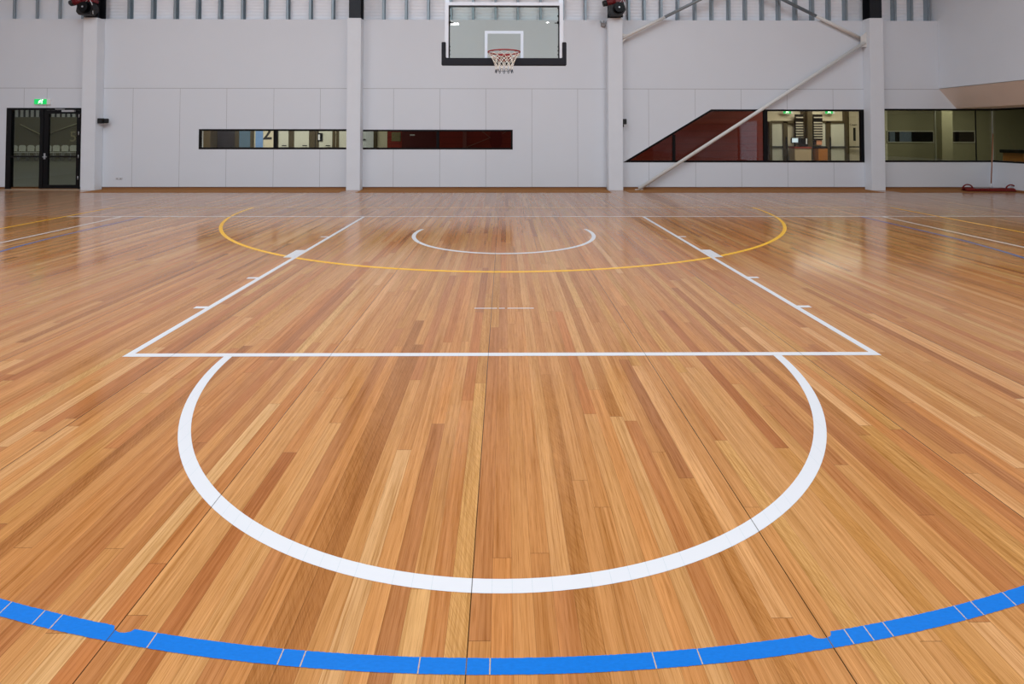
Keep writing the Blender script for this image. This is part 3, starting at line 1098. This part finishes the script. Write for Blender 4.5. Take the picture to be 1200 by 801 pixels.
slab_door(-7.50, -7.16, 'narrow pale door with black handle right of the big black 2')
slab_door(-6.98, -6.48, 'pale door in the middle of the corridor behind the first strip window', .20)
slab_door(-6.16, -5.71, 'pale door with a black notice behind the first strip window')
slab_door(-5.49, -4.95, 'pale door nearest the column behind the first strip window')
t = thing('notice', 'small black and white notice on the corridor door post', 'notice', (-6.12, FY - .08, 1.2))
MB().box(-6.19, -6.03, FY - .085, FY - .072, 1.2, 1.47).build('notice_board', m_black, t)
MB().box(-6.17, -6.11, FY - .088, FY - .0855, 1.24, 1.42).build('notice_text', m_frame_white, t)
# behind the second strip window
t = thing('corridor_door', 'white door with black lever at the left end behind the second strip window', 'door', (-4.4, FY - .05, 0))
MB().box(-4.34, -4.24, FY - .08, FY - .001, 0, 2.2).box(-4.86, -4.8, FY - .08, FY - .001, 0, 2.2).build('door_frame', m_olive, t)
MB().box(-4.80, -4.34, FY - .05, FY - .02, 0, 2.2).build('door_leaf', m_frame_white, t)
MB().box(-4.74, -4.60, FY - .09, FY - .0505, 1.24, 1.27).build('door_handle', m_black, t)
t = thing('noticeboard', 'small pale notice panel on the red wall behind the second strip window', 'notice panel', (-3.6, FY - .02, 1.25))
MB().box(-3.75, -3.45, FY - .03, FY - .001, 1.2, 1.5).build('panel', mat('olive_green_panel', srgb(128, 120, 84), .6, var=.3, scale=14), t)
struct(MB().box(-3.40, -2.25, FY - .04, FY - .001, 0, 2.78).build('wall_corridor_pier', mat('deep_maroon_paint', srgb(84, 14, 16), .5)))
t = thing('wall_lamp', 'tiny pale fitting on the maroon pier behind the second strip window', 'wall fitting', (-3.05, FY - .05, 1.4))
MB().box(-3.13, -2.97, FY - .07, FY - .041, 1.38, 1.43).build('fitting_body', m_outlet, t, bevel=.005)
struct(MB().box(-1.37, -1.25, FY - .08, FY - .001, 0, 2.78).build('trim_6', mat('dusty_red_post', srgb(140, 80, 76), .6)))
t = thing('round_panel', 'dark red rounded panel on the wall behind the second strip window', 'wall panel', (-.27, FY - .03, .9))
MB().prism([(-.27 + .21 * math.cos(2 * PI * i / 24), 1.28 + .36 * math.sin(2 * PI * i / 24)) for i in range(24)], FY - .04, FY - .002).build('panel', mat('blood_red_panel', srgb(112, 10, 12), .5), t)
t = thing('wall_rod', 'thin pale rods crossing the red wall behind the second strip window', 'rods', (-.6, FY - .06, 1.0))
for p, q in (((-1.25, 1.0), (-.50, 1.30)), ((-.75, 1.55), (-.45, 1.31)), ((-.05, 1.45), (.12, 1.55))):
    MB().cyl((p[0], FY - .055, p[1]), (q[0], FY - .055, q[1]), .012, n=8).build('rod', mat('dusty_rod', srgb(150, 104, 92), .6), t)

# entrance doors behind the sloped window
t = thing('entrance_door', 'olive framed glazed entrance doors behind the right part of the sloped window', 'entrance doors', (10.2, FY - .1, 0))
fy0, fy1 = FY - .12, FY - .001
b = MB()
for x0, x1 in ((8.85, 8.95), (9.32, 9.47), (9.965, 10.03), (10.20, 10.285), (10.755, 10.915), (11.385, 11.53), (11.96, 12.05)):
    b.box(x0, x1, fy0, fy1, 0, 1.87 if x0 not in (9.965, 11.385) else 2.3)
b.box(8.95, 9.965, fy0, fy1, 1.81, 1.89).box(10.285, 11.385, fy0, fy1, 1.81, 1.89)
b.box(8.95, 11.96, fy0 + .01, fy1, 0, .09)
b.build('door_frame', m_olive, t)
for x0, x1 in ((8.95, 9.32), (10.60, 10.755), (10.915, 11.385)):
    MB().box(x0, x1, fy0 + .04, fy0 + .05, .09, 1.81).build('door_pane', m_pane, t)
b = MB()
for x0, x1 in ((8.95, 9.32), (9.47, 9.965), (10.285, 10.755), (10.915, 11.385), (11.53, 11.96)):
    b.box(x0, x1, fy0 - .02, fy0 + .02, 1.0, 1.04)
b.build('push_rail', m_black, t)
for x in (10.86, 9.40):
    MB().box(x, x + .03, fy0 - .05, fy0 - .02, .95, 1.35).build('pull_handle', m_black, t)
tp = thing('entrance_post', 'thick olive brown post between the entrance doors', 'post', (10.115, FY - .2, 0))
MB().box(10.035, 10.195, FY - .3, FY - .125, 0, 2.6).build('post_shaft', m_olive, tp)
MB().box(10.01, 10.22, FY - .32, FY - .122, 2.6, 2.77).build('post_head', m_olive, tp)
for k, (x0, x1) in enumerate(((9.69, 9.955), (10.29, 10.595))):
    t = thing('louvre_panel', ['dark louvre panel with pale slats left of the olive post',
                               'dark louvre panel with pale slats right of the olive post'][k], 'louvre panel', (x0, FY - .06, 1.2), 'louvre panels at the entrance')
    MB().box(x0, x1, FY - .19, FY - .142, 1.25, 2.1).build('backing', m_black, t)
    for i in range(9):
        z = 1.30 + i * .085
        if i != 7:
            MB().box(x0 + .01, x1 - .01, FY - .205, FY - .191, z, z + .038).build('slat', m_slat, t)
t = thing('monitor', 'pale lit screen beside the louvre panel at the entrance', 'monitor', (9.6, FY - .3, 1.12))
MB().box(9.48, 9.72, FY - .32, FY - .28, 1.15, 1.32).build('screen_bezel', m_black, t)
MB().box(9.50, 9.70, FY - .325, FY - .3205, 1.17, 1.31).build('screen', m_screen, t)
MB().box(9.58, 9.62, FY - .31, FY - .29, 1.03, 1.15).build('stand', m_black, t)
t = thing('till', 'black till with white paper on the entrance counter', 'till', (9.86, FY - .3, 1.03))
MB().prism([(9.74, 1.03), (9.97, 1.03), (9.97, 1.30), (9.74, 1.33)], FY - .42, FY - .27).build('till_body', m_black, t)
MB().box(9.90, 9.94, FY - .43, FY - .4205, 1.12, 1.30).build('paper_roll', m_frame_white, t)
t = thing('reception_counter', 'timber reception counter seen low through the entrance doors', 'counter', (9.9, FY - .4, 0))
MB().box(9.48, 10.02, FY - .52, FY - .19, .0, .98).build('counter_front', mat('pale_counter_front', srgb(196, 176, 146), .6), t)
MB().box(9.46, 10.03, FY - .54, FY - .18, .981, 1.03).build('counter_top', m_rim if False else mat('red_brown_counter_top', srgb(150, 60, 44), .4), t)
t = thing('display_cabinet', 'orange timber cabinet right of the olive post behind the sloped window', 'cabinet', (10.44, FY - .3, 0))
MB().box(10.29, 10.59, FY - .46, FY - .15, 0, .98).build('cabinet_body', m_orange, t)
MB().box(10.28, 10.60, FY - .47, FY - .145, .981, 1.01).build('cabinet_top', m_black, t)
t = thing('notice', 'salmon notice with black edge above the orange cabinet', 'notice', (10.44, FY - .2, 1.13))
MB().box(10.29, 10.40, FY - .165, FY - .145, 1.09, 1.24).build('notice_edge', m_black, t)
MB().box(10.40, 10.59, FY - .165, FY - .145, 1.09, 1.24).build('notice_sheet', m_salmon, t)
exit_sign(9.30, 9.62, 2.12, 2.235, FY - .13, 'lit green exit sign over the left entrance door behind the sloped window', 'exit signs over the entrance doors')
exit_sign(10.70, 11.02, 2.12, 2.235, FY - .13, 'lit green exit sign over the right entrance door behind the sloped window', 'exit signs over the entrance doors')
we = bpy.data.objects['wall_entrance']
text('court_number', '1', .62, (11.78, FY - .006, 1.23), m_black_text, we, bold=.008)
text('court_word', 'Court', .10, (11.75, FY - .006, 1.73), m_black_text, we, depth=.003)

# office behind the corner window
t = thing('office_window', 'left dark internal window with pale frame behind the corner window', 'internal window', (13.7, FY, 1.17), 'internal windows of the office')
MB().box(12.87, 14.46, FY - .03, FY, 1.16, 1.19).box(12.87, 14.46, FY - .03, FY, 1.53, 1.56).box(12.87, 12.90, FY - .03, FY, 1.19, 1.53).box(14.43, 14.46, FY - .03, FY, 1.19, 1.53).build('window_frame', m_slat, t)
MB().box(12.90, 14.43, FY - .012, FY + .0005, 1.19, 1.53).build('pane', m_black, t)
for x0, x1 in ((12.96, 13.14), (13.30, 13.70)):
    MB().box(x0, x1, FY - .018, FY - .0125, 1.19, 1.53).build('curtain', mat('blue_grey_curtain', srgb(96, 108, 124), .8, var=.25, scale=9), t)
t = thing('office_window', 'right dark internal window with pale frame behind the corner window', 'internal window', (15.3, FY, 1.17), 'internal windows of the office')
MB().box(14.76, 15.86, FY - .03, FY, 1.16, 1.19).box(14.76, 15.86, FY - .03, FY, 1.53, 1.56).box(14.76, 14.79, FY - .03, FY, 1.19, 1.53).box(15.83, 15.86, FY - .03, FY, 1.19, 1.53).build('window_frame', m_slat, t)
MB().box(14.79, 15.83, FY - .012, FY + .0005, 1.19, 1.53).build('pane', mat('dark_brown_pane', srgb(44, 36, 34), .3), t)
MB().box(15.18, 15.30, FY - .02, FY - .0125, 1.19, 1.53).build('blind', m_black, t)
t = thing('office_post', 'slim pale post behind the corner window', 'post', (13.05, 16.0, 0))
MB().box(13.025, 13.065, 15.98, 16.02, 0, 2.77).build('post_shaft', mat('pale_post', srgb(190, 186, 170), .6), t)
MB().box(13.0, 13.09, 15.955, 16.045, 0, .02).build('post_foot', m_sil, t)
struct(MB().box(14.0, 14.35, 16.9, 17.1, 0, 2.78).build('wall_office_pier', m_olive_wall))
t = thing('office_counter', 'orange timber counter with black top at the right edge behind the corner glass', 'counter', (14.9, 15.0, 0))
MB().box(14.53, 15.6, 14.8, 15.4, 0, .91).build('counter_front', m_orange, t)
MB().box(14.48, 15.65, 14.75, 15.45, .911, 1.0).build('counter_top', m_black, t)

# second hall behind the glazed door
struct(MB().box(-30.2, -30, WB, 31, 0, 8).build('wall_hall_left', m_plain))
struct(MB().box(-30, -10.95, 31, 31.2, 0, 2.41).build('wall_hall_back', mat('dull_cream_wall', srgb(128, 122, 96), .8, var=.05)))
hc2 = struct(MB().box(-30, -10.95, 31.05, 31.2, 2.411, 8).build('wall_hall_cladding', m_clad))
for k in range(20):
    x = -29.6 + .30 * k
    MB().box(x - .03, x + .03, 30.98, 31.049, 2.412, 7.9).build('stud', m_dark_steel, hc2)
struct(MB().box(-10.95, -10.85, FY + .2, 31, 0, 8).build('wall_hall_right', m_plain))
struct(MB().box(-30.2, -10.85, WB, 31.2, 8, 8.15).build('ceiling_hall', m_ceiling))
struct(MB().box(-30.2, XL - .201, WB - .2, WB - .001, 0, 8).build('wall_hall_near', m_plain))
struct(MB().box(XL, -10.9, WB + .001, WB + .15, 4.4, 8).build('wall_hall_over', m_plain))
for p, q, l in (((-27.95, 1.98), (-26.6, 1.32), 'left'), ((-26.5, 1.38), (-24.6, 2.06), 'right')):
    o = MB().cyl((p[0], 30.93, p[1]), (q[0], 30.93, q[1]), .03, n=12).build('brace', mat('pale_brace', srgb(196, 190, 150), .5))
    tag(recentre(o), 'thin pale brace on the far wall seen in the %s door pane' % l, 'brace')
text('court_number', '5', .85, (-24.95, 30.985, 1.0), mat('faint_numeral', srgb(190, 182, 140), .7), bpy.data.objects['wall_hall_back'], bold=.004)


def chair(label):
    t = thing('stacking_chair', label, 'chair', (0, 0, 0), 'white chairs seen through the glazed door')
    b = MB()
    b.box(-.20, .20, -.20, .20, .43, .455)
    b.build('seat', m_chair, t, bevel=.01)
    b = MB()
    b.prism([(-.17, .50), (.17, .50), (.20, .70), (.18, .78), (.10, .83), (-.10, .83), (-.18, .78), (-.20, .70)], .20, .225)
    b.build('backrest', m_chair, t, bevel=.008)
    for x in (-.18, .18):
        MB().cyl((x * 1.08, -.21, 0), (x, -.18, .43), .013, n=8).build('leg', m_sil, t)
        MB().path([(x * 1.08, .25, 0), (x, .20, .43), (x, .215, .53)], .013, 8).build('leg', m_sil, t)
    return t


c0 = chair('white moulded chair, leftmost of the row seen through the glazed door')
nm = ['second', 'third', 'fourth', 'fifth', 'sixth', 'seventh', 'eighth']
xs = [-26.35 + .455 * k for k in range(8)]
c0.location = (xs[0], 28.6, 0)
for k in range(1, 8):
    r = c0.copy()
    C.objects.link(r)
    r.location = (xs[k], 28.6, 0)
    r['label'] = 'white moulded chair, %s from the left in the row seen through the glazed door' % nm[k - 1]
    for ch in c0.children:
        c = ch.copy()
        C.objects.link(c)
        c.parent = r


# high-bay lamps under the roof behind the camera (mirrored in the backboard)
def lamp(x, y, z, s, label):
    t = thing('high_bay_lamp', label, 'ceiling lamp', (x, y, z), 'high bay lamps under the roof')
    MB().cyl((x, y, z + .18), (x, y, z + .42), .26 * s, .12 * s, 28).build('lamp_shade', m_sil, t)
    MB().cyl((x, y, z + .15), (x, y, z + .18), .25 * s, n=28).build('lamp_lens', m_lamp, t)
    MB().cyl((x, y, z + .42), (x, y, CEIL - .001), .012, n=8).build('hanging_rod', m_dark_steel, t)


lamp(-2.95, -15.0, 7.75, 1.25, 'round high bay lamp hanging behind the camera, left')
lamp(2.55, -15.0, 7.85, .35, 'small round high bay lamp hanging behind the camera, right')
